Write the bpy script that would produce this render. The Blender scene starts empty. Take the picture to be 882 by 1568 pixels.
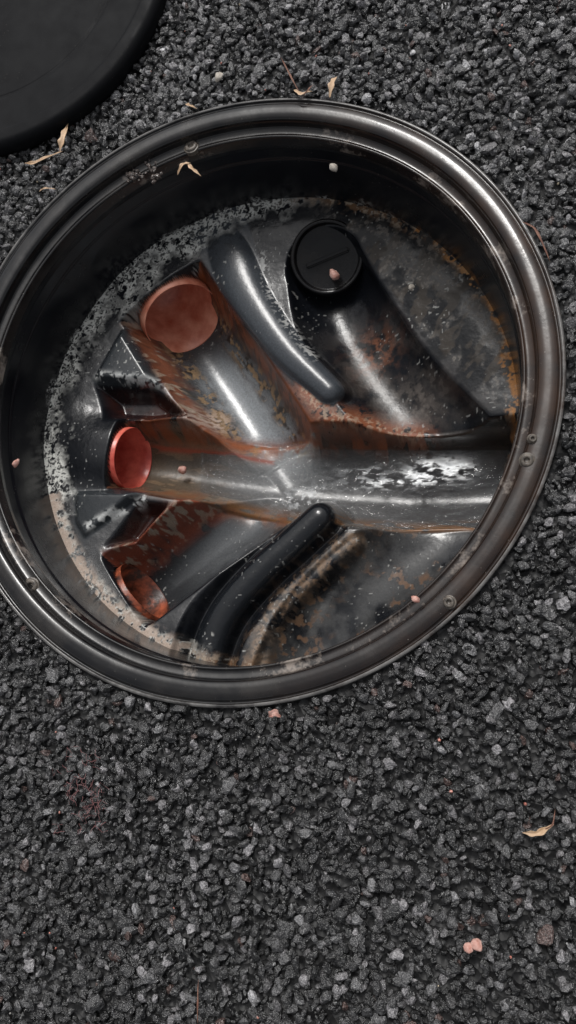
import bpy, bmesh, math, random
import numpy as np
from mathutils import Matrix, Vector
rng=np.random.default_rng(7); random.seed(7)
sc=bpy.context.scene
sc.view_settings.view_transform='Standard'
try: sc.view_settings.look='None'
except Exception: pass
sc.view_settings.exposure=0

# ---------------------------------------------------------------- image pixels to plan positions
CAM=np.array([0.237,-0.287,0.70])
FOC=1250.0
M=np.array([[0.96828,0.05275,0.24423],[0.0,0.97746,-0.21113],[-0.24986,0.20443,0.94645]])
def S(px,py,z=0.0):
    """plan position (metres from chamber centre) of an image pixel, cast through the camera onto height z"""
    d=M@np.array([px-441.0,784.0-py,-FOC]); t=(z-CAM[2])/d[2]
    return np.array([CAM[0]+d[0]*t,CAM[1]+d[1]*t])
def S3(px,py,z=0.0):
    p=S(px,py,z); return Vector((p[0],p[1],z))
def SL(l,z): return np.array([S(a,b,z) for a,b in l])

# ---------------------------------------------------------------- helpers
def link(o,parent=None):
    sc.collection.objects.link(o)
    if parent: o.parent=parent
    return o
def empty(name,loc=(0,0,0)):
    o=bpy.data.objects.new(name,None); o.location=loc; o.empty_display_size=.05; return link(o)
def mesh_np(name,V,F,mat=None,parent=None,smooth=True):
    me=bpy.data.meshes.new(name)
    V=np.asarray(V,np.float32);F=np.asarray(F,np.int32);k=F.shape[1]
    me.vertices.add(len(V));me.vertices.foreach_set('co',V.ravel())
    me.loops.add(F.size);me.loops.foreach_set('vertex_index',F.ravel())
    me.polygons.add(len(F));me.polygons.foreach_set('loop_start',np.arange(0,F.size,k,dtype=np.int32))
    try: me.polygons.foreach_set('loop_total',np.full(len(F),k,np.int32))
    except Exception: pass
    me.update(calc_edges=True)
    me.polygons.foreach_set('use_smooth',np.full(len(F),smooth))
    me.validate()
    o=bpy.data.objects.new(name,me)
    if mat: me.materials.append(mat)
    return link(o,parent)
def vcol(o,name,C):
    a=o.data.attributes.new(name,'FLOAT_COLOR','POINT')
    C=np.c_[C,np.ones(len(C))].astype(np.float32) if C.shape[1]==3 else C.astype(np.float32)
    a.data.foreach_set('color',C.ravel())
def vflt(o,name,A):
    a=o.data.attributes.new(name,'FLOAT','POINT'); a.data.foreach_set('value',A.astype(np.float32))
def vnoise(x,y,scale,seed):
    r=np.random.default_rng(seed); L=r.random((256,256))
    u=x*scale+1000.3;v=y*scale+1000.7
    i=np.floor(u).astype(int);j=np.floor(v).astype(int);fu=u-i;fv=v-j
    fu=fu*fu*(3-2*fu);fv=fv*fv*(3-2*fv)
    g=lambda a,b:L[a%256,b%256]
    return (g(i,j)*(1-fu)+g(i+1,j)*fu)*(1-fv)+(g(i,j+1)*(1-fu)+g(i+1,j+1)*fu)*fv
def fbm(x,y,scale,seed,o=4):
    s=0;a=1;t=0
    for k in range(o):
        c,sn=math.cos(k*1.1+.4),math.sin(k*1.1+.4)
        s=s+a*vnoise(x*c-y*sn,x*sn+y*c,scale*2**k,seed+k*17);t+=a;a*=.6
    return s/t
def sst(a,b,x):
    t=np.clip((x-a)/(b-a),0,1);return t*t*(3-2*t)
def pdist(x,y,pts,vals=None,cut=None):
    """distance to polyline, with interpolated per-vertex values"""
    D=np.full(x.shape,9.);Vv=np.zeros(x.shape+(len(vals[0]),)) if vals is not None else None
    side=np.zeros(x.shape);AL=np.zeros(x.shape)
    Ls=0;behind=None
    for k in range(len(pts)-1):
        a=np.array(pts[k]);b=np.array(pts[k+1]);e=b-a;L=np.linalg.norm(e)
        s=((x-a[0])*e[0]+(y-a[1])*e[1])/L**2
        lo=0.
        if cut is not None and k==0:
            lo=-cut/L; behind=s<lo
        t=np.clip(s,lo,1)
        dd=np.hypot(x-a[0]-t*e[0],y-a[1]-t*e[1])
        m=dd<D
        D=np.where(m,dd,D)
        side=np.where(m,np.sign(e[0]*(y-a[1])-e[1]*(x-a[0])),side)
        AL=np.where(m,Ls+t*L,AL);Ls+=L
        if vals is not None:
            va=np.array(vals[k]);vb=np.array(vals[k+1])
            vv=va+(vb-va)*np.clip(t,0,1)[...,None]
            Vv=np.where(m[...,None],vv,Vv)
    if behind is not None: D=np.where(behind,9.,D)
    return D,Vv,side,AL
def inside(poly,z=-.13):
    pl=SL(poly,z);c=pl.mean(0);dm=np.full(X.shape,9.)
    for a,b in zip(pl,np.roll(pl,-1,0)):
        e=b-a;nn=np.array([-e[1],e[0]])/np.linalg.norm(e)
        if (c-a)@nn<0: nn=-nn
        dm=np.minimum(dm,(X-a[0])*nn[0]+(Y-a[1])*nn[1])
    return dm
def smooth_path(pts,k=6):
    """Catmull-Rom resample"""
    P=np.array(pts);P=np.vstack([2*P[0]-P[1],P,2*P[-1]-P[-2]]);o=[]
    for i in range(1,len(P)-2):
        for j in range(k):
            t=j/k;a,b,c,d=P[i-1:i+3]
            o.append(.5*(2*b+(c-a)*t+(2*a-5*b+4*c-d)*t*t+(3*b-a-3*c+d)*t**3))
    o.append(P[-2]);return np.array(o)

# ---------------------------------------------------------------- node helpers
class NT:
    def __init__(s,name):
        s.m=bpy.data.materials.new(name);s.m.use_nodes=True;s.t=s.m.node_tree
        s.p=s.t.nodes['Principled BSDF'];s.tc=s.n('ShaderNodeTexCoord')
    def n(s,ty,**k):
        x=s.t.nodes.new(ty)
        for a,b in k.items(): setattr(x,a,b)
        return x
    def l(s,a,b): s.t.links.new(a,b)
    def noise(s,scale,detail=4,rough=.55,vec=None):
        x=s.n('ShaderNodeTexNoise');x.inputs['Scale'].default_value=scale;x.inputs['Detail'].default_value=detail;x.inputs['Roughness'].default_value=rough
        s.l(vec or s.tc.outputs['Object'],x.inputs['Vector']);return x.outputs['Fac']
    def vor(s,scale,feat='F1'):
        x=s.n('ShaderNodeTexVoronoi');x.feature=feat;x.inputs['Scale'].default_value=scale
        s.l(s.tc.outputs['Object'],x.inputs['Vector']);return x.outputs['Distance']
    def ramp(s,f,stops):
        r=s.n('ShaderNodeValToRGB');e=r.color_ramp.elements
        for i,(p,c) in enumerate(stops):
            q=e[i] if i<2 else e.new(p)
            q.position=p;q.color=(*c,1) if hasattr(c,'__len__') else (c,c,c,1)
        s.l(f,r.inputs['Fac']);return r.outputs['Color']
    def mix(s,f,a,b):
        x=s.n('ShaderNodeMix',data_type='RGBA')
        for sock,v in ((x.inputs[0],f),(x.inputs[6],a),(x.inputs[7],b)):
            if hasattr(v,'links'): s.l(v,sock)
            elif hasattr(v,'__len__'): sock.default_value=(*v,1)
            else: sock.default_value=v
        return x.outputs[2]
    def math(s,op,a,b=0.):
        x=s.n('ShaderNodeMath',operation=op)
        for k,v in enumerate((a,b)):
            if hasattr(v,'links'): s.l(v,x.inputs[k])
            else: x.inputs[k].default_value=v
        return x.outputs[0]
    def attr(s,name):
        x=s.n('ShaderNodeAttribute');x.attribute_name=name;return x
    def bump(s,h,st=.3,d=.001):
        x=s.n('ShaderNodeBump');x.inputs['Strength'].default_value=st;x.inputs['Distance'].default_value=d
        s.l(h,x.inputs['Height']);s.l(x.outputs[0],s.p.inputs['Normal'])
    def col(s,c):
        if hasattr(c,'links'): s.l(c,s.p.inputs['Base Color'])
        else: s.p.inputs['Base Color'].default_value=(*c,1)
    def rough(s,c):
        if hasattr(c,'links'): s.l(c,s.p.inputs['Roughness'])
        else: s.p.inputs['Roughness'].default_value=c

# ---------------------------------------------------------------- materials
def mat_stones():
    n=NT('bitumen_coated_stone');a=n.attr('tone')
    f=n.noise(700,3,.6)
    mm=n.n('ShaderNodeMix',data_type='RGBA',blend_type='MULTIPLY');mm.inputs[0].default_value=.8
    n.l(a.outputs['Color'],mm.inputs[6]);n.l(n.ramp(f,[(.3,.25),(.72,2.6)]),mm.inputs[7]);n.col(mm.outputs[2])
    n.rough(n.ramp(n.noise(260,2),[(.35,.08),(.65,.34)]))
    n.p.inputs['Specular IOR Level'].default_value=1.0
    n.bump(n.noise(380,3,.65),.9,.0032)
    return n.m
def mat_ground():
    n=NT('asphalt_binder')
    n.col(n.ramp(n.noise(140,4),[(.3,(.006,.006,.007)),(.75,(.03,.03,.03))]))
    n.rough(.6);n.bump(n.vor(130),1.,.006);return n.m
def mat_plastic(name,base=(.012,.013,.016),dirt=(.05,.04,.033),ro=(.16,.42),sc=28,th=(.45,.75),speck=.5,brown=None,bs=.10,scale_deposit=False,spec=.5,edge=False):
    n=NT(name)
    c=n.mix(n.ramp(n.noise(sc,5,.65),[(th[0],0.),(th[1],1.)]),base,dirt)
    sx=n.n('ShaderNodeSeparateXYZ');n.l(n.tc.outputs['Object'],sx.inputs[0])
    if brown:
        f=n.math('MULTIPLY',n.ramp(n.math('ADD',n.math('MULTIPLY',sx.outputs[0],1.6),.4),[(.42,0.),(.85,1.)]),n.ramp(n.noise(30,4,.6),[(.35,.2),(.65,1.)]))
        c=n.mix(f,c,brown)
    if edge:  # paler outer lip, chalky smears on the ledge
        r2=n.math('ADD',n.math('MULTIPLY',sx.outputs[0],sx.outputs[0]),n.math('MULTIPLY',sx.outputs[1],sx.outputs[1]))
        f=n.math('MULTIPLY',n.math('GREATER_THAN',r2,.3008**2),n.ramp(n.noise(24,4,.7),[(.38,.1),(.6,1.)]))
        c=n.mix(f,c,(.15,.145,.14))
        f=n.math('MULTIPLY',n.math('LESS_THAN',r2,.279**2),n.ramp(n.noise(16,5,.75),[(.55,0.),(.64,.85)]))
        c=n.mix(f,c,(.26,.22,.19))
    if scale_deposit:
        zf=n.math('MULTIPLY',n.math('ADD',sx.outputs[2],.112),-22.)
        zf=n.math('ADD',zf,n.math('MULTIPLY',n.math('SUBTRACT',n.noise(26,3),.5),1.8))
        lf=n.ramp(n.math('ADD',n.math('MULTIPLY',n.math('SUBTRACT',sx.outputs[1],sx.outputs[0]),1.6),.45),[(.4,0.),(.75,1.)])
        f=n.math('MULTIPLY',n.math('MULTIPLY',n.ramp(zf,[(.0,0.),(.35,1.)]),n.ramp(n.noise(190,4,.7),[(.48,0.),(.54,1.)])),lf)
        c=n.mix(f,c,(.48,.48,.46))
        rf=n.ramp(n.math('ADD',n.math('MULTIPLY',sx.outputs[0],1.6),.4),[(.55,0.),(.8,1.)])
        f=n.math('MULTIPLY',n.math('MULTIPLY',n.ramp(zf,[(.0,0.),(.4,1.)]),n.ramp(n.noise(70,4,.7),[(.42,0.),(.55,1.)])),rf)
        c=n.mix(f,c,(.30,.13,.04))
    if speck:
        sp=n.math('MULTIPLY',n.ramp(n.vor(230),[(.07,1.),(.14,0.)]),n.ramp(n.noise(45,3),[(.56,0.),(.64,speck)]))
        c=n.mix(sp,c,(.38,.35,.31))
    n.col(c);n.rough(n.ramp(n.noise(sc*2,4,.6),[(.3,ro[0]),(.7,ro[1])]))
    n.p.inputs['Specular IOR Level'].default_value=spec
    n.bump(n.noise(120,4,.6),bs,.001);return n.m
def mat_floor():
    n=NT('chamber_base_plastic');a=n.attr('col');r=n.attr('rgh')
    f=n.noise(500,4,.7)
    x=n.n('ShaderNodeMix',data_type='RGBA',blend_type='MULTIPLY');x.inputs[0].default_value=.55
    n.l(a.outputs['Color'],x.inputs[6]);n.l(n.ramp(f,[(.25,.35),(.75,1.45)]),x.inputs[7]);n.col(x.outputs[2])
    n.l(n.attr('spc').outputs['Fac'],n.p.inputs['Specular IOR Level'])
    n.rough(r.outputs['Fac']);n.bump(n.noise(160,5,.6),.22,.0012);return n.m
def mat_simple(name,c1,c2,sc,ro,b=.3,th=(.3,.7)):
    n=NT(name);n.col(n.ramp(n.noise(sc,4,.6),[(th[0],c1),(th[1],c2)]));n.rough(ro);n.bump(n.noise(sc*4,3),b,.001);return n.m
M_st=mat_stones();M_gr=mat_ground()
M_rim=mat_plastic('rim_plastic',(.006,.006,.007),(.026,.023,.021),(.09,.30),14,brown=(.035,.019,.012),bs=.10,spec=.5,edge=True)
M_wall=mat_plastic('wall_plastic',(.005,.0056,.008),(.012,.012,.013),(.14,.30),10,speck=.35,scale_deposit=True)
M_lid=mat_plastic('lid_rubber',(.003,.0034,.0045),(.007,.007,.008),(.5,.7),22,speck=.12,spec=.12)
M_fl=mat_floor()
M_or=mat_simple('orange_clay_pipe',(.58,.14,.075),(.95,.44,.30),38,.32,.2)
M_red=mat_simple('red_pipe',(.45,.045,.033),(.85,.20,.14),45,.3,.2)
M_brown=mat_simple('stained_pipe',(.04,.016,.011),(.42,.10,.045),60,.35,.3,(.42,.66))
M_leaf=mat_simple('dry_leaf_tissue',(.38,.24,.13),(.72,.53,.37),90,.6)
M_twig=mat_simple('twig_bark',(.13,.055,.04),(.24,.12,.08),120,.6)
M_peb=mat_simple('pale_pebble',(.30,.26,.22),(.58,.54,.48),160,.6)
M_pink=mat_simple('pink_pebble',(.40,.15,.11),(.68,.46,.40),160,.6)
M_metal=mat_simple('screw_steel',(.04,.035,.031),(.17,.145,.12),300,.3)

# ---------------------------------------------------------------- ground
R0=.304
rings=[.3035,.32,.36,.45,.6,.9,1.5,3,8,20,45];NS=192
V=[];F=[]
for k,r in enumerate(rings):
    for i in range(NS):
        t=2*math.pi*i/NS;V.append((r*math.cos(t),r*math.sin(t),-.005))
for k in range(len(rings)-1):
    for i in range(NS):
        j=(i+1)%NS;F.append((k*NS+i,(k+1)*NS+i,(k+1)*NS+j,k*NS+j))
mesh_np('ground',V,F,M_gr)

# stones -------------------------------------------------------------------
def ico(sub):
    bm=bmesh.new();bmesh.ops.create_icosphere(bm,subdivisions=sub,radius=1)
    v=np.array([q.co[:] for q in bm.verts]);f=np.array([[w.index for w in q.verts] for q in bm.faces]);bm.free();return v,f
def rock(sub,r):
    v,f=ico(sub);v=v/np.linalg.norm(v,axis=1)[:,None];rad=np.ones(len(v))*1.25
    for k in range(8):
        nn=r.normal(size=3);nn/=np.linalg.norm(nn);d=r.uniform(.5,.85)
        c=v@nn;rad=np.where(c>.05,np.minimum(rad,d/np.maximum(c,.05)),rad)
    v=v*rad[:,None]*(1+r.normal(size=(len(v),1))*.06)
    return v*np.array([1.2,.95,.75]),f
def rotm(q):
    q=q/np.linalg.norm(q,axis=1)[:,None];w,x,y,z=q.T
    return np.stack([np.stack([1-2*(y*y+z*z),2*(x*y-z*w),2*(x*z+y*w)],1),np.stack([2*(x*y+z*w),1-2*(x*x+z*z),2*(y*z-x*w)],1),np.stack([2*(x*z-y*w),2*(y*z+x*w),1-2*(x*x+y*y)],1)],1)
def scatter(name,P,size,tone,sub,nv,mat,seed,smooth=True):
    r=np.random.default_rng(seed);VV=[];FF=[];CC=[];off=0
    idx=r.integers(0,nv,len(P))
    for k in range(nv):
        v,f=rock(sub,r);s=np.where(idx==k)[0]
        if len(s)==0: continue
        Rm=rotm(r.normal(size=(len(s),4)))
        q=np.einsum('nij,vj->nvi',Rm,v)*size[s][:,None,None]+P[s][:,None,:]
        VV.append(q.reshape(-1,3));CC.append(np.repeat(tone[s],len(v),0))
        FF.append((f[None]+ (off+np.arange(len(s))*len(v))[:,None,None]).reshape(-1,3));off+=len(s)*len(v)
    o=mesh_np(name,np.concatenate(VV),np.concatenate(FF),mat,None,smooth);vcol(o,'tone',np.concatenate(CC));return o
sp=.0071;xs=np.arange(-.52,.58,sp);ys=np.arange(-.76,.72,sp*.866)
gx,gy=np.meshgrid(xs,ys);gx=gx+((np.arange(len(ys))%2)*sp/2)[:,None]
gx=gx.ravel()+rng.normal(size=gx.size)*sp*.31;gy=gy.ravel()+rng.normal(size=gy.size)*sp*.31
k=np.hypot(gx,gy)>R0+.0030;gx=gx[k];gy=gy[k];N=len(gx)
size=rng.uniform(.0026,.0054,N)*(1+.4*(rng.random(N)>.92))
z=rng.normal(size=N)*.0020-.0028+.002*(fbm(gx,gy,18,5)-.5)
tn=np.exp(rng.normal(size=N)*.75)*.023
grey=(fbm(gx,gy,9,33)-.5)*.6+1+1.3*sst(-.1,.5,gy+gx*.6)  # random patches, plus sky glare toward upper right painted into the stone tone
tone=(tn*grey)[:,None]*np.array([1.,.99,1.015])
w=rng.random(N)
tone=np.where((w>.90)[:,None],np.array([.12,.116,.12])*rng.uniform(.5,1.7,(N,1)),tone)
tone=np.where((w<.02)[:,None],np.array([.07,.045,.04]),tone)
N2=26000
P2=np.c_[rng.uniform(-.52,.58,N2),rng.uniform(-.76,.72,N2)];P2=P2[np.hypot(P2[:,0],P2[:,1])>R0+.002];N2=len(P2)
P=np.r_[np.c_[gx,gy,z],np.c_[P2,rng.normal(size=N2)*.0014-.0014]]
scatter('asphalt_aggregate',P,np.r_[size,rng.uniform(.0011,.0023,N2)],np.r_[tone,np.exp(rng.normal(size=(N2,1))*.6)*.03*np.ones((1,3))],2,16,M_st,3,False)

# ---------------------------------------------------------------- chamber
cham=empty('drainage_inspection_chamber')
def lathe(name,prof,mat,n=288,parent=cham,wob=0,loc=(0,0,0)):
    V=[];F=[]
    for r,z in prof:
        t=np.arange(n)*2*math.pi/n
        rr=r+wob*np.sin(t*3+.6)+wob*.6*np.sin(t*7+2)
        V.append(np.c_[rr*np.cos(t),rr*np.sin(t),np.full(n,z)])
    V=np.concatenate(V);m=len(prof)
    for k in range(m-1):
        i=np.arange(n);j=(i+1)%n
        F.append(np.c_[k*n+i,(k+1)*n+i,(k+1)*n+j,k*n+j])
    o=mesh_np(name,V,np.concatenate(F)[:,::-1],mat,parent);o.location=loc
    return o
def rnd(prof,r=.0012):
    """round off corners of a profile"""
    out=[prof[0]]
    for a,b,c in zip(prof[:-2],prof[1:-1],prof[2:]):
        a,b,c=map(np.array,(a,b,c));u=a-b;v=c-b;ru=min(r,np.linalg.norm(u)*.45);rv=min(r,np.linalg.norm(v)*.45)
        p=b+u/np.linalg.norm(u)*ru;q=b+v/np.linalg.norm(v)*rv
        for t in (0,.25,.5,.75,1): out.append(tuple(p*(1-t)**2+2*b*t*(1-t)+q*t*t))
    out.append(prof[-1]);return out
rim=[(.3035,-.03),(.3040,.0030),(.3012,.0038),(.3002,.0012),(.2985,.0010),(.2965,.0034),(.2920,.0042),(.2860,.0038),(.2815,.0024),(.2800,-.0010),(.2792,-.0085),(.2740,-.0100),(.2715,-.0100),(.2700,-.0088),(.2682,-.0095),(.2672,-.022)]
lathe('rim',rnd(rim,.0018),M_rim,wob=.0003)
wall=[(.2674,-.0215),(.2690,-.03),(.2690,-.045),(.2677,-.047),(.2674,-.08),(.2672,-.10),(.2662,-.125),(.266,-.16)]
lathe('shaft_wall',rnd(wall,.002),M_wall)

# floor height field
st=.00078;ax=np.arange(-.27,.2701,st);X,Y=np.meshgrid(ax,ax);Rr=np.hypot(X,Y);n=len(ax)
ang=np.arctan2(Y,X)
h=-.126+.010*sst(.17,.266,Rr)+.0012*(fbm(X,Y,30,3)-.5)
main=[(-.176,-.021),(-.141,-.027),(-.015,-.05),(.051,-.060),(.147,-.071),(.29,-.077)]
mr=[(.038,-.157),(.039,-.157),(.045,-.157),(.051,-.158),(.053,-.159),(.049,-.159)]
in2=[(-.122,.158),(-.06,.065),(.01,-.045)];r2=[(.049,-.168),(.050,-.164),(.048,-.160)]
in3=[(-.155,-.180),(-.08,-.126),(.02,-.06)];r3=[(.041,-.160),(.042,-.157),(.042,-.157)]
def withr(pts,vals,k=5):
    q=smooth_path([tuple(a)+tuple(b) for a,b in zip(pts,vals)],k);return q[:,:2],q[:,2:]
in4,r4=withr([S(502,422,-.15),S(530,495,-.15),S(590,590,-.15),S(690,700,-.15)],[(.045,-.122),(.056,-.112),(.062,-.098),(.060,-.094)])
in5,r5=withr([S(455,1060,-.14),S(500,960,-.14),S(590,870,-.14),S(740,780,-.14)],[(.050,-.112),(.052,-.110),(.052,-.106),(.052,-.102)])
MTH=[(main,.038,-.157,9,M_red,'inlet_pipe_main'),(in2,.049,-.168,17,M_or,'inlet_pipe_upper'),(in3,.041,-.160,6,M_brown,'inlet_pipe_lower')]
def frame(pts):
    a=np.array(pts[0]);b=np.array(pts[1]);e=(b-a)/np.linalg.norm(b-a)
    return a,e,(X-a[0])*e[0]+(Y-a[1])*e[1],(X-a[0])*-e[1]+(Y-a[1])*e[0]
# gently moulded rises over the pipe sockets
for pts,r,zc,pitch in [(m[0],m[1],m[2],m[3]) for m in MTH]:
    a,e,s,d=frame(pts);s0=-r*math.tan(math.radians(pitch))
    top=zc+r+.006
    wgt=np.exp(-np.abs(d/(r*.95))**3)*np.exp(-(np.maximum(s-s0,0)/.014)**2)
    h=h+np.maximum(top-h,0)*wgt*1.02
chs={}
def carve(h,name,pts,vals,cut=0.,slope=4.,off=.003,lip=.004):
    D,Vv,side,AL=pdist(X,Y,pts,vals,cut)
    r=Vv[...,0];zc=Vv[...,1]
    ri=r-off
    zz=np.where(D<ri,zc-np.sqrt(np.maximum(r*r-(D*r/ri)**2,0)),zc+(D-ri)*slope)
    chs[name]=(D,r,side,AL)
    g=np.where(D<9,np.minimum(h,np.where(D<r+.02,zz,9)),h)
    return g-lip*np.exp(-np.maximum(D-r,0)/.006)*(D<1)*(D>r)
ridA=smooth_path(SL([(322,322),(348,380),(376,445),(434,528),(502,594)],-.116))
ridB=smooth_path(SL([(300,1060),(318,985),(345,930),(395,873),(440,832),(485,790)],-.118))
ridC=smooth_path(SL([(395,1060),(400,985),(430,930),(480,880),(540,826)],-.122))
dW1=inside([(140,582),(186,500),(238,584)],-.115);dW2=inside([(112,750),(212,750),(128,828),(112,800)],-.115)
for dm,zt in ((dW1,-.113),(dW2,-.114)):
    h=np.where(dm>-.012,np.maximum(h,zt-np.maximum(.005-dm,0)*1.6),h)
dR1=inside([(150,592),(238,592),(298,638),(225,648),(165,645)],-.13);dR2=inside([(212,764),(268,770),(205,838),(168,838)],-.13)
for dm in (dR1,dR2): h=np.minimum(h,-.118-.034*sst(-.004,.016,dm)+np.where(dm<-.004,.05,0))
h=carve(h,'in4',in4,r4,None,.9,.002,0.);h=carve(h,'in5',in5,r5,0.,.9,.002,0.)
DB,_,sB,aB=pdist(X,Y,ridB)
h=np.where(DB<.036,np.minimum(h,-.124-.022*sst(.036,.018,DB)),h)
h=carve(h,'in2',in2,r2,.049*math.tan(math.radians(17)));h=carve(h,'in3',in3,r3,.041*math.tan(math.radians(6)));h=carve(h,'main',main,mr,.038*math.tan(math.radians(9)))
def ridge(h,name,pts,r0,r1,zc,hh=.85):
    D,Vv,side,AL=pdist(X,Y,pts,[(r0+(r1-r0)*(k/(len(pts)-1))**.7,) for k in range(len(pts))])
    r=Vv[...,0];zz=zc+np.sqrt(np.maximum(r*r-D*D,0))*hh*.018/r
    zz=np.where(D>r*.93,zc+.0055*hh/.85-(D-r*.93)*3.5,zz)
    chs[name]=(D,r,side,AL)
    return np.where(D<r*1.6,np.maximum(h,zz),h)
h=ridge(h,'A',ridA,.040,.0150,-.130,.80)
h=ridge(h,'B',ridB,.0205,.0170,-.131)
h=ridge(h,'C',ridC,.010,.007,-.137,.5)
for _ in range(9):
    h=(h+np.roll(h,1,0)+np.roll(h,-1,0)+np.roll(h,1,1)+np.roll(h,-1,1))/5

# ---- colours of the base (deposits and some painted light), in plan space
C=np.ones(X.shape+(3,))*np.array([.007,.008,.0105]);RG=np.full(X.shape,.19)
RG+= .14*(fbm(X,Y,60,71)-.5)
def paint(m,c,rg=None,k=1.):
    global C,RG
    m=np.clip(m*k,0,1);C=C*(1-m[...,None])+np.array(c)*m[...,None]
    if rg is not None: RG=RG*(1-m)+rg*m
n1=fbm(X,Y,45,1,4);n2=fbm(X,Y,150,2,3);n3=fbm(X,Y,330,3,2);n4=fbm(X,Y,22,4,4)
bench=sst(.05,.10,X)*sst(-.02,.03,Y)
SP=.5-.30*bench+.18*bench*sst(.45,.6,n1)
paint(sst(.5,.7,n1)*.5,(.020,.021,.024),.28)
D4,rr4,s4,a4=chs['in4'];q4=np.exp(-(D4/.05)**2)*sst(.03,.14,a4)
paint(q4*sst(.3,.75,n1),(.060,.048,.040),.30,.85)
qs=S(575,540,-.16);paint(np.exp(-((X-qs[0])**2+(Y-qs[1])**2)/.024**2)*sst(.35,.7,n2),(.24,.09,.045),.4,.75)
qs=S(640,620,-.16);paint(np.exp(-((X-qs[0])**2+(Y-qs[1])**2)/.03**2)*sst(.35,.7,n2),(.14,.12,.105),.45,.6)
bo=bench*sst(1.0,1.1,D4/rr4)
paint(bo*sst(.4,.75,n1),(.030,.027,.024),.3,.8)
sl=fbm((X+Y)*.5,(X-Y)*1.0,70,55,3);paint(bo*sst(.5,.64,sl),(.045,.035,.026),.4,.7)
paint(bo*sst(.58,.66,n3)*sst(.45,.6,n1),(.16,.14,.12),.5,.65)
D5,rr5,s5,a5=chs['in5'];paint((D5<rr5*1.05)*sst(.25,.65,n1),(.060,.060,.060),.24,.85)
paint((D5<rr5)*sst(.50,.64,n2)*sst(.40,.58,n4),(.14,.075,.04),.45,.8)
Dm,rm,sm,am=chs['main'];D2,rr2,s2,a2=chs['in2'];D3,rr3,s3,a3=chs['in3']
inm=sst(1.08,.98,Dm/rm);i2=sst(1.08,.98,D2/rr2)*(1-inm);i3=sst(1.08,.98,D3/rr3)*(1-inm)
stm=fbm(am*.25,Dm*sm,170,301,3);st2=fbm(a2*.35,D2*s2,170,302,3);st3=fbm(a3*.35,D3*s3,170,303,3)
paint(inm,(.095,.074,.053),.24)
paint(inm*sst(.2,.9,Dm/rm)*sst(.42,.62,stm),(.036,.026,.019),.26,.8)
paint(inm*sst(.48,.68,stm)*(am<.2),(.20,.135,.08),.35,.65)
wed=sst(.035,.0,np.abs(Dm)-.008-.10*np.maximum(am-.05,0));paint(inm*wed*sst(.05,.15,am),(.17,.172,.175),.18,.85)  # triangular light beam widening downstream, painted into the channel colour
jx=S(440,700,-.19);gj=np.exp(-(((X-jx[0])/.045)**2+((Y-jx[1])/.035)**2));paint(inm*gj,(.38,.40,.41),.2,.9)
qy=S(470,680,-.185);paint(inm*np.exp(-(((X-qy[0])/.018)**2+((Y-qy[1])/.010)**2))*sst(.35,.6,n2),(.38,.29,.17),.3,.7)
qy=S(385,680,-.18);paint(inm*np.exp(-(((X-qy[0])/.018)**2+((Y-qy[1])/.012)**2))*sst(.42,.56,n2),(.36,.16,.05),.35,.85)
paint(inm*sst(.25,.36,am)*.8,(.075,.075,.077),.14)
paint(inm*sst(.5,.9,Dm/rm)*(am>.22)*(sm>0),(.026,.018,.013),.18,.9)
paint(inm*sst(.6,.85,Dm/rm)*(am>.12)*(sm<0)*sst(.38,.56,stm),(.22,.10,.035),.3,.85)
paint(i2,(.06,.06,.062),.28)
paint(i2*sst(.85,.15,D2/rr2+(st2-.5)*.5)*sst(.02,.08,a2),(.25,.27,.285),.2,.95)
core=sst(1.0,.86,D2/rr2)
flk=sst(.50,.56,.5*n2+.5*st2)*sst(.30,.65,D2/rr2);paint(i2*flk,(.020,.017,.015),.4,.9)
paint(i2*core*sst(.52,.58,.5*fbm(X,Y,190,44,3)+.5*st2)*sst(.35,.6,D2/rr2),(.30,.20,.11),.5,.85)
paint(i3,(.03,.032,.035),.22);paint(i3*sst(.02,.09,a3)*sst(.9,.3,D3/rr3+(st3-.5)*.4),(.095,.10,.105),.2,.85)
paint(i3*(s3>0)*sst(.40,.8,D3/rr3)*sst(.40,.56,n1),(.20,.05,.028),.5,.95)
def band(dr,wd): return np.exp(-(dr/wd)**2)
rust=(.27,.080,.030);beige=(.36,.28,.21)
jj=.003*(n1-.5)*4
b=band(D2-rr2-.001+jj,.0075)*(Dm>rm)
paint(b*(s2>0)*sst(.26,.42,n1),rust,.5,1.);paint(b*(s2>0)*sst(.54,.62,n2),(.06,.03,.02),.5,.8)
paint(b*(s2<0)*sst(.3,.46,n1),(.26,.09,.045),.5,.95);paint(b*(s2<0)*sst(.56,.64,n2),beige,.6)
b=band(Dm-rm*.93+jj,.0095)*(am<.30)
paint(b*(sm>0)*sst(.32,.50,n1),rust,.5,.95);paint(b*(sm<0)*(am<.2)*sst(.40,.56,n1),(.20,.08,.035),.5,.9)
paint(band(Dm-rm*.6,.003)*(am<.16)*(sm>0)*sst(.46,.56,stm),(.32,.06,.03),.5,.9)
b=band(D3-rr3+jj,.010)*(Dm>rm);paint(b*(s3>0)*sst(.32,.46,n1),(.24,.06,.03),.5,1.);paint(b*(s3>0)*sst(.57,.64,n2),beige,.6)
q=S(300,625,-.13);paint(np.exp(-((X-q[0])**2+(Y-q[1])**2)/.016**2)*sst(.36,.54,n3),(.54,.42,.35),.6)
for dm in (dR1,dR2): paint(sst(.0,.012,dm)*(.35+.65*sst(.4,.6,n1)),(.045,.012,.008),.18,.8)
q=SL([(470,600),(500,640),(570,645),(640,655)],-.13);Dq,_,_,_=pdist(X,Y,q)
paint(band(Dq+jj,.012)*sst(.32,.5,n2),(.22,.07,.03),.5);paint(band(Dq,.007)*sst(.52,.60,n3),(.38,.27,.19),.6,.7)
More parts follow.
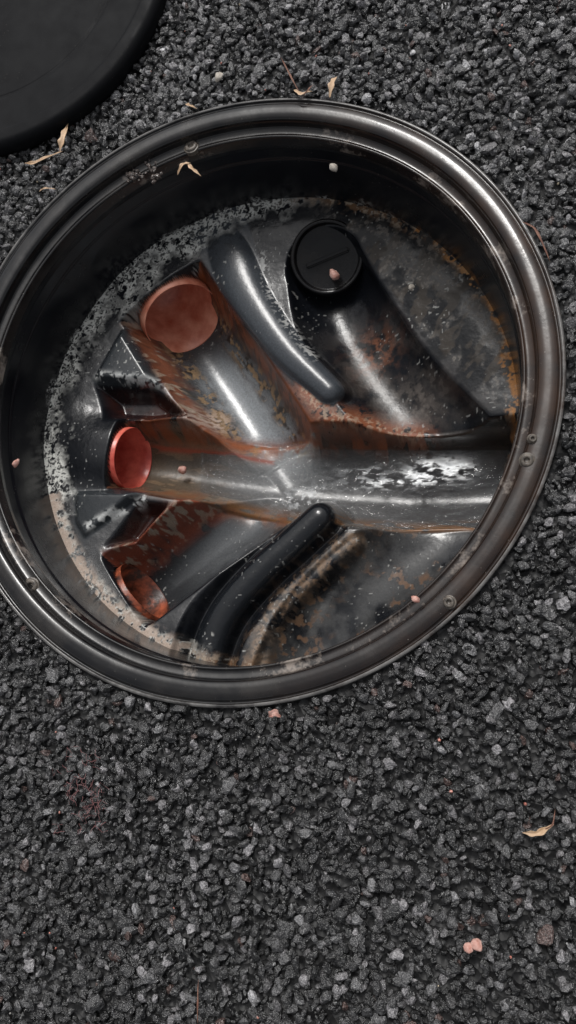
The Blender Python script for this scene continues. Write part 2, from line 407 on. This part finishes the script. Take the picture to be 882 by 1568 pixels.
for k in 'AB':
    D,r,s,a=chs[k];paint(sst(1.1,.95,D/r),(.050,.056,.064) if k=='A' else (.008,.0095,.012),.24 if k=='A' else .15)
D,r,s,a=chs['A'];paint(sst(1.05,.8,D/r)*sst(.5,.64,n2)*sst(.09,.03,a),(.02,.021,.023),.3,.6)
DC,rC,sC,aC=chs['C'];paint(band(DC-.004+jj,.007)*sst(.36,.60,.5*n2+.5*n1),(.24,.175,.125),.6,.95);paint(band(DC,.018)*sst(.5,.64,n2),(.16,.10,.06),.6,.6)
paint(band(DC-.004,.008)*sst(.54,.60,n3),(.05,.04,.033),.5,.8)
q=SL([(404,395),(410,440),(442,500),(482,550)],-.13);Dq,_,_,_=pdist(X,Y,q);paint(band(Dq,.005)*sst(.54,.62,n3),(.42,.42,.41),.6)
for dm,ln in ((dW1,[(148,574),(236,582)]),(dW2,[(135,805),(212,762)])):
    paint(sst(-.006,.003,dm),(.030,.034,.038),.2)
    q=SL(ln,-.115);Dq,_,_,_=pdist(X,Y,q);paint(band(Dq,.0045)*sst(.42,.55,n2),(.55,.56,.55),.5)  # highlight along each wedge edge, painted as a pale line
deg=np.degrees(ang)%360
wid=.010+.028*np.exp(-((deg-128)/24)**2)+.010*np.exp(-((deg-180)/28)**2)+.009*np.exp(-((deg-95)/20)**2)
e=(.266-Rr)/wid
m=sst(1.4,.4,e+ (n1-.5)*2.4)*sst(.38,.48,.5*n2+.5*n3)
left=sst(70,90,deg)*sst(262,245,deg)
paint(m*left,(.66,.66,.62),.6,.97);paint(m*left*sst(.56,.61,n3),(.025,.025,.025),.5,.95)
m2=sst(1.3,.2,e*1.0+(n1-.5)*2)*sst(.42,.56,n2)*(1-left)
paint(m2,(.19,.105,.055),.6,.85);paint(m2*sst(.55,.62,n3),(.36,.29,.22),.6)
paint(sst(.9,.2,(.266-Rr)/.010+(n1-.5)*3)*((deg<50)|(deg>350))*sst(.42,.54,n2),(.46,.20,.055),.5,.95)
q=SL([(690,370),(715,400),(735,440)],-.118);Dq,_,_,_=pdist(X,Y,q);paint(band(Dq,.009)*sst(.42,.54,n2),(.45,.27,.13),.6)
paint(((deg>195)&(deg<250))*sst(.38,.56,n2)*sst(1.6,.3,(.266-Rr)/.012),(.42,.33,.27),.6)
sp_=sst(.87,.91,vnoise(X,Y,380,91))*sst(.48,.60,fbm(X,Y,30,92))*sst(.06,.2,Rr);paint(sp_*(1-inm),(.4,.4,.38),.6,.7)

idx=np.arange(n*n).reshape(n,n)
Fq=np.stack([idx[:-1,:-1],idx[:-1,1:],idx[1:,1:],idx[1:,:-1]],-1)
keep=np.hypot(X[:-1,:-1]+st/2,Y[:-1,:-1]+st/2)<.2668
c4=[h[:-1,:-1],h[1:,:-1],h[1:,1:],h[:-1,1:]];hmin=np.minimum.reduce(c4)
for pts,r,zc,pitch,mat,cl in MTH:
    a,e,s,d=frame(pts);s=s[:-1,:-1];d=np.abs(d[:-1,:-1]);s0=-r*math.tan(math.radians(pitch))
    rr=r-.0022
    keep&=~((np.abs(s-s0)<.0085)&(d<rr)&(hmin<zc+np.sqrt(np.maximum(rr*rr-d*d,0))))
Fk=Fq[keep]
used=np.unique(Fk);mp=np.full(n*n,-1);mp[used]=np.arange(len(used))
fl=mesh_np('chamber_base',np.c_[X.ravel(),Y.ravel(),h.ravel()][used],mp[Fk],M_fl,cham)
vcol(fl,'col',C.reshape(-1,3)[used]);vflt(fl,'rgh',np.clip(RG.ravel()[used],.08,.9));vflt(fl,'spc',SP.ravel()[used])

def tube(name,a,e,r,zc,pitch,mat,back=.070,fwd=.003):
    """hollow pipe stub running back under the bench, its end cut on a rake"""
    p=math.radians(pitch)
    E=Vector((e[0],e[1],0));Sd=Vector((-e[1],e[0],0));U=Vector((0,0,1))
    c=Vector((a[0],a[1],zc))
    n=96;V=[];F=[]
    def ringp(rad,off,rk=1.):
        for i in range(n):
            t=2*math.pi*i/n;u=math.sin(t)*rad;v=math.cos(t)*rad
            V.append(tuple(c+Sd*v+U*u+E*(off-u*math.tan(p)*rk)))
    rs=[(r-.0005,-back,0),(r-.0005,fwd-.0008,1),(r-.0010,fwd,1),(r-.0016,fwd,1),(r-.0020,fwd-.0008,1),(r-.0028,-back*.5,.3),(r-.0028,-back,0),(.0001,-back,0)]
    for q in rs: ringp(*q)
    for k in range(len(rs)-1):
        for i in range(n):
            j=(i+1)%n;F.append((k*n+i,k*n+j,(k+1)*n+j,(k+1)*n+i))
    return mesh_np(name,V,F,mat,cham)
for pts,r,zc,pitch,mat,cl in MTH:
    a=np.array(pts[0]);b=np.array(pts[1]);e=(b-a)/np.linalg.norm(b-a)
    tube(cl,a,e,r,zc,pitch,mat)
# round blanking plug, dished with a grip bar
a=S(500,392,-.128);e=np.array(in4[1])-np.array(in4[0]);e/=np.linalg.norm(e)
Mp=mat_plastic('plug_plastic',(.007,.007,.008),(.018,.016,.015),(.12,.28),30,speck=0,spec=.35)
E=Vector((e[0],e[1],0));rot=(E*.45+Vector((0,0,1))).normalized().to_track_quat('Z','Y').to_matrix().to_4x4()
pl=lathe('blank_plug',rnd([(.042,-.045),(.042,.002),(.040,.0045),(.037,.0035),(.0355,-.003),(.020,-.004),(.0001,-.004)],.0014),Mp,96)
pl.matrix_local=Matrix.Translation((a[0],a[1],-.131))@rot
bm=bmesh.new();bmesh.ops.create_cube(bm,size=1);bmesh.ops.scale(bm,vec=(.052,.006,.005),verts=bm.verts)
bmesh.ops.bevel(bm,geom=bm.edges[:],offset=.0015,segments=3,affect='EDGES')
me=bpy.data.meshes.new('plug_grip');bm.to_mesh(me);bm.free();me.materials.append(Mp)
gb=link(bpy.data.objects.new('plug_grip',me),cham);gb.matrix_local=Matrix.Translation((a[0],a[1],-.131))@rot@Matrix.Translation((0,0,-.001))

# water in the main run
wx=np.arange(-.10,.285,.0009);wv=np.linspace(-1,1,110)
cl=np.array(main);yc=np.interp(wx,cl[:,0],cl[:,1])
WX,WV=np.meshgrid(wx,wv,indexing='ij');hw=.028+.019*sst(-.05,.03,WX)
WY=yc[:,None]+WV*hw
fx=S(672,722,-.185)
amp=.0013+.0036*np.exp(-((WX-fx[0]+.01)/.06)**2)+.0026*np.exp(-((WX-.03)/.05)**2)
WZ=-.1885+.005*sst(-.08,.0,WX)+amp*(1-WV**2)*(2*(fbm(WX*.55,WY*1.3,100,201,3)-.5)*1.7)
ni,nj=WX.shape;id2=np.arange(ni*nj).reshape(ni,nj)
Fw=np.stack([id2[:-1,:-1],id2[1:,:-1],id2[1:,1:],id2[:-1,1:]],-1).reshape(-1,4)
nw=NT('clear_water');nw.rough(.03);nw.p.inputs['IOR'].default_value=1.45
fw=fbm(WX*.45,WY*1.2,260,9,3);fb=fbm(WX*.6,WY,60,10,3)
painted_glint=np.exp(-((WX-fx[0])/.038)**4-((WY-fx[1]-.002)/.013)**2)*sst(.30,.50,.55*fw+.45*fb)*1.3  # bright highlight on the water, painted as white streaks in colour and alpha
painted_glint+=.9*np.exp(-((WX-fx[0]+.05)/.055)**2-((WY-fx[1]+.009)/.008)**2)*sst(.44,.58,fw)
painted_glint+=.5*np.exp(-((WX-fx[0]+.085)/.03)**2-((WY-fx[1]-.006)/.006)**2)*sst(.46,.6,fw)
painted_glint+=.6*np.exp(-((WX-.03)/.035)**2-((WY+.075)/.016)**2)*sst(.50,.62,fbm(WX,WY,220,19,3))
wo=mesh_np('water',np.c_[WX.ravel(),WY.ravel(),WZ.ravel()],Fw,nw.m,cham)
vflt(wo,'painted_glint',np.clip(painted_glint.ravel(),0,1))
nw.bump(nw.noise(150,3),.7,.0022)
fa=nw.attr('painted_glint');nw.col(nw.mix(fa.outputs['Fac'],(.08,.082,.085),(.92,.94,.95)))
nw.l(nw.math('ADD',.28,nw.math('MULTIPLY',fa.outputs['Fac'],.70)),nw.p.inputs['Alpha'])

def screw(px,py,z,r=.0055):
    p=S3(px,py,z);o=lathe('rim_screw',rnd([(r*1.25,-.004),(r*1.25,.0004),(r,.0008),(r,.002),(r*.8,.003),(r*.45,.003),(r*.35,.0008),(.0001,.0005)],.0006),M_metal,32,cham,0,p)
    o.rotation_euler=(rng.normal()*.08,rng.normal()*.08,0);return o
for q in ((293,225,-.009,.0068),(48,897,-.009,.0068),(807,705,.003,.0055),(688,922,.004,.0048),(815,672,.004,.0035)): screw(*q)

# ---------------------------------------------------------------- lid
lid=empty('black_lid',(-.281,.497,0))
lathe('lid_body',rnd([(.204,-.002),(.208,.004),(.208,.015),(.203,.021),(.190,.0215),(.188,.0205),(.150,.0205),(.149,.0200),(.146,.0200),(.145,.0205),(.06,.0208),(.0001,.0208)],.004),M_lid,parent=lid)

# ---------------------------------------------------------------- debris
def rib(name,pts,wd,mat,z0=.006,lift=.004,fold=.35):
    P=np.array([S(x,y,z0) for x,y in pts]);m=24;t=np.linspace(0,len(P)-1,m)
    Q=np.stack([np.interp(t,range(len(P)),P[:,k]) for k in (0,1)],1)
    for _ in range(3): Q[1:-1]=(Q[:-2]+2*Q[1:-1]+Q[2:])/4
    T=np.gradient(Q,axis=0);T/=np.linalg.norm(T,axis=1)[:,None];Nn=np.c_[-T[:,1],T[:,0]]
    s=np.linspace(0,1,m);w=wd*np.sin(np.pi*np.clip(s*.94+.03,0,1))**.8*(1+.25*np.sin(s*17+P[0,0]*90))
    V=[];F=[]
    for i in range(m):
        for j in range(5):
            v=(j-2)/2;tw=fold*math.sin(s[i]*5+1)
            V.append((Q[i,0]+Nn[i,0]*v*w[i],Q[i,1]+Nn[i,1]*v*w[i],z0+lift*math.sin(math.pi*s[i])+abs(v)**2*w[i]*.8+v*w[i]*tw))
    for i in range(m-1):
        for j in range(4): F.append((i*5+j,i*5+j+1,(i+1)*5+j+1,(i+1)*5+j))
    o=mesh_np(name,V,F,mat);md=o.modifiers.new('thickness','SOLIDIFY');md.thickness=.0003;return o
rib('dry_leaf',[(105,188),(104,205),(98,222),(92,232)],.0034,M_leaf)
rib('dry_leaf.001',[(38,250),(55,254),(75,245),(95,232)],.0020,M_leaf)
rib('dry_leaf.002',[(60,294),(72,292),(86,290)],.0009,M_leaf)
rib('dry_leaf.003',[(516,118),(510,133),(505,150)],.0028,M_leaf)
rib('dry_leaf.004',[(450,138),(462,150),(478,140)],.0018,M_leaf)
rib('dry_leaf.005',[(272,268),(282,256),(292,250)],.0018,M_leaf,-.008)
rib('dry_leaf.006',[(286,250),(296,262),(308,270)],.0018,M_leaf,-.008)
rib('dry_leaf.007',[(800,1275),(822,1275),(848,1262)],.0022,M_leaf)
rib('dry_leaf.008',[(284,160),(292,166),(302,167)],.0014,M_leaf)
rib('twig',[(430,88),(440,108),(450,128),(462,148)],.0008,M_twig,.007)
rib('twig.001',[(800,340),(818,352),(830,375),(842,400)],.0010,M_twig,.007)
rib('twig.002',[(480,130),(474,142),(462,152)],.0007,M_twig,.007)
rib('twig.003',[(304,1500),(306,1530),(303,1568)],.0006,M_twig,.007)
rib('twig.004',[(850,1240),(846,1262),(830,1272)],.0006,M_twig,.007)
rib('red_scrap',[(412,1098),(422,1090),(430,1098)],.003,M_pink,.006)
# tuft of reddish fibres caught in the asphalt
V=[];F=[]
for i in range(60):
    c0=S(125+rng.normal()*18,1228+rng.normal()*28,.004);a0=rng.uniform(0,6.28);L=rng.uniform(.005,.014);wd=.00018
    for s_ in range(5):
        t=s_/4;a1=a0+t*rng.normal()*.5;p=c0+L*t*np.array([math.cos(a1),math.sin(a1)]);zz=.0035+.003*math.sin(math.pi*t)+rng.random()*.0005
        nx,ny=-math.sin(a1)*wd,math.cos(a1)*wd;V+= [(p[0]+nx,p[1]+ny,zz),(p[0]-nx,p[1]-ny,zz)]
        if s_: k=len(V);F.append((k-4,k-3,k-1,k-2))
mesh_np('red_fibre_tuft',V,F,mat_simple('red_fibre',(.14,.05,.05),(.26,.12,.12),100,.7))
def pebble(name,px,py,z,r,mat):
    v,f=rock(3,rng);u=v/np.linalg.norm(v,axis=1)[:,None];v=v*.55+u*.36
    p=S3(px,py,z);o=mesh_np(name,v*r,f,mat);o.location=p;o.rotation_euler=(rng.random()*.6,rng.random()*.6,rng.random()*6);return o
for q in ((335,118,.005,.005,M_peb),(730,1448,.006,.005,M_pink),(716,1452,.006,.004,M_pink),(510,256,-.010,.005,M_peb),(512,421,-.128,.0072,M_pink),(636,918,.004,.004,M_pink),(24,709,-.02,.0045,M_pink),(632,440,-.123,.0046,M_peb),(280,720,-.180,.0055,M_pink)):
    pebble('pebble',*q)
N3=170;P3=np.c_[rng.uniform(-.45,.5,N3),rng.uniform(-.7,.65,N3),np.full(N3,.004)]
P3=P3[np.hypot(P3[:,0],P3[:,1])>.31];N3=len(P3)
tt=np.array([[.35,.12,.09],[.5,.42,.3],[.4,.38,.36],[.45,.2,.16]])[rng.integers(0,4,N3)]
scatter('grit',P3,rng.uniform(.0006,.0016,N3),tt,1,4,M_st,11)
cc=np.array([S(x,y,-.008) for x,y in [(205,262),(212,245),(222,240),(230,250),(218,268),(235,262),(200,272),(240,270)]])
P4=np.repeat(cc,6,0)+rng.normal(size=(len(cc)*6,2))*.003;P4=np.c_[P4,np.full(len(P4),-.008)]
o=scatter('dirt_clods',P4,rng.uniform(.0012,.0034,len(P4)),np.ones((len(P4),3))*np.array([.07,.055,.048]),2,5,M_st,13);o.parent=cham

# ---------------------------------------------------------------- light
w=bpy.data.worlds.new('World');sc.world=w;w.use_nodes=True;t=w.node_tree;bg=t.nodes['Background']
sky=t.nodes.new('ShaderNodeTexSky');sky.sky_type='NISHITA';sky.sun_disc=False
el=math.radians(56);az=math.radians(-2)
sky.sun_elevation=el;sky.sun_rotation=az;sky.dust_density=5;sky.air_density=1
hs=t.nodes.new('ShaderNodeHueSaturation');hs.inputs['Saturation'].default_value=.18
t.links.new(sky.outputs[0],hs.inputs['Color']);t.links.new(hs.outputs[0],bg.inputs[0]);bg.inputs[1].default_value=.12
sd=Vector((math.sin(az)*math.cos(el),math.cos(az)*math.cos(el),math.sin(el)))
L=bpy.data.lights.new('sun','SUN');L.energy=1.5;L.angle=math.radians(13);L.color=(1,.98,.95)
lo=bpy.data.objects.new('sun',L);link(lo);lo.rotation_euler=sd.to_track_quat('Z','Y').to_euler();lo.location=(0,0,3)

# ---------------------------------------------------------------- camera
cd=bpy.data.cameras.new('camera');co=bpy.data.objects.new('camera',cd);link(co)
co.matrix_world=Matrix([[*M[0],CAM[0]],[*M[1],CAM[1]],[*M[2],CAM[2]],[0,0,0,1]])
cd.sensor_fit='VERTICAL';cd.sensor_height=36;cd.lens=FOC/1568*36;cd.clip_start=.01;cd.clip_end=200
sc.camera=co
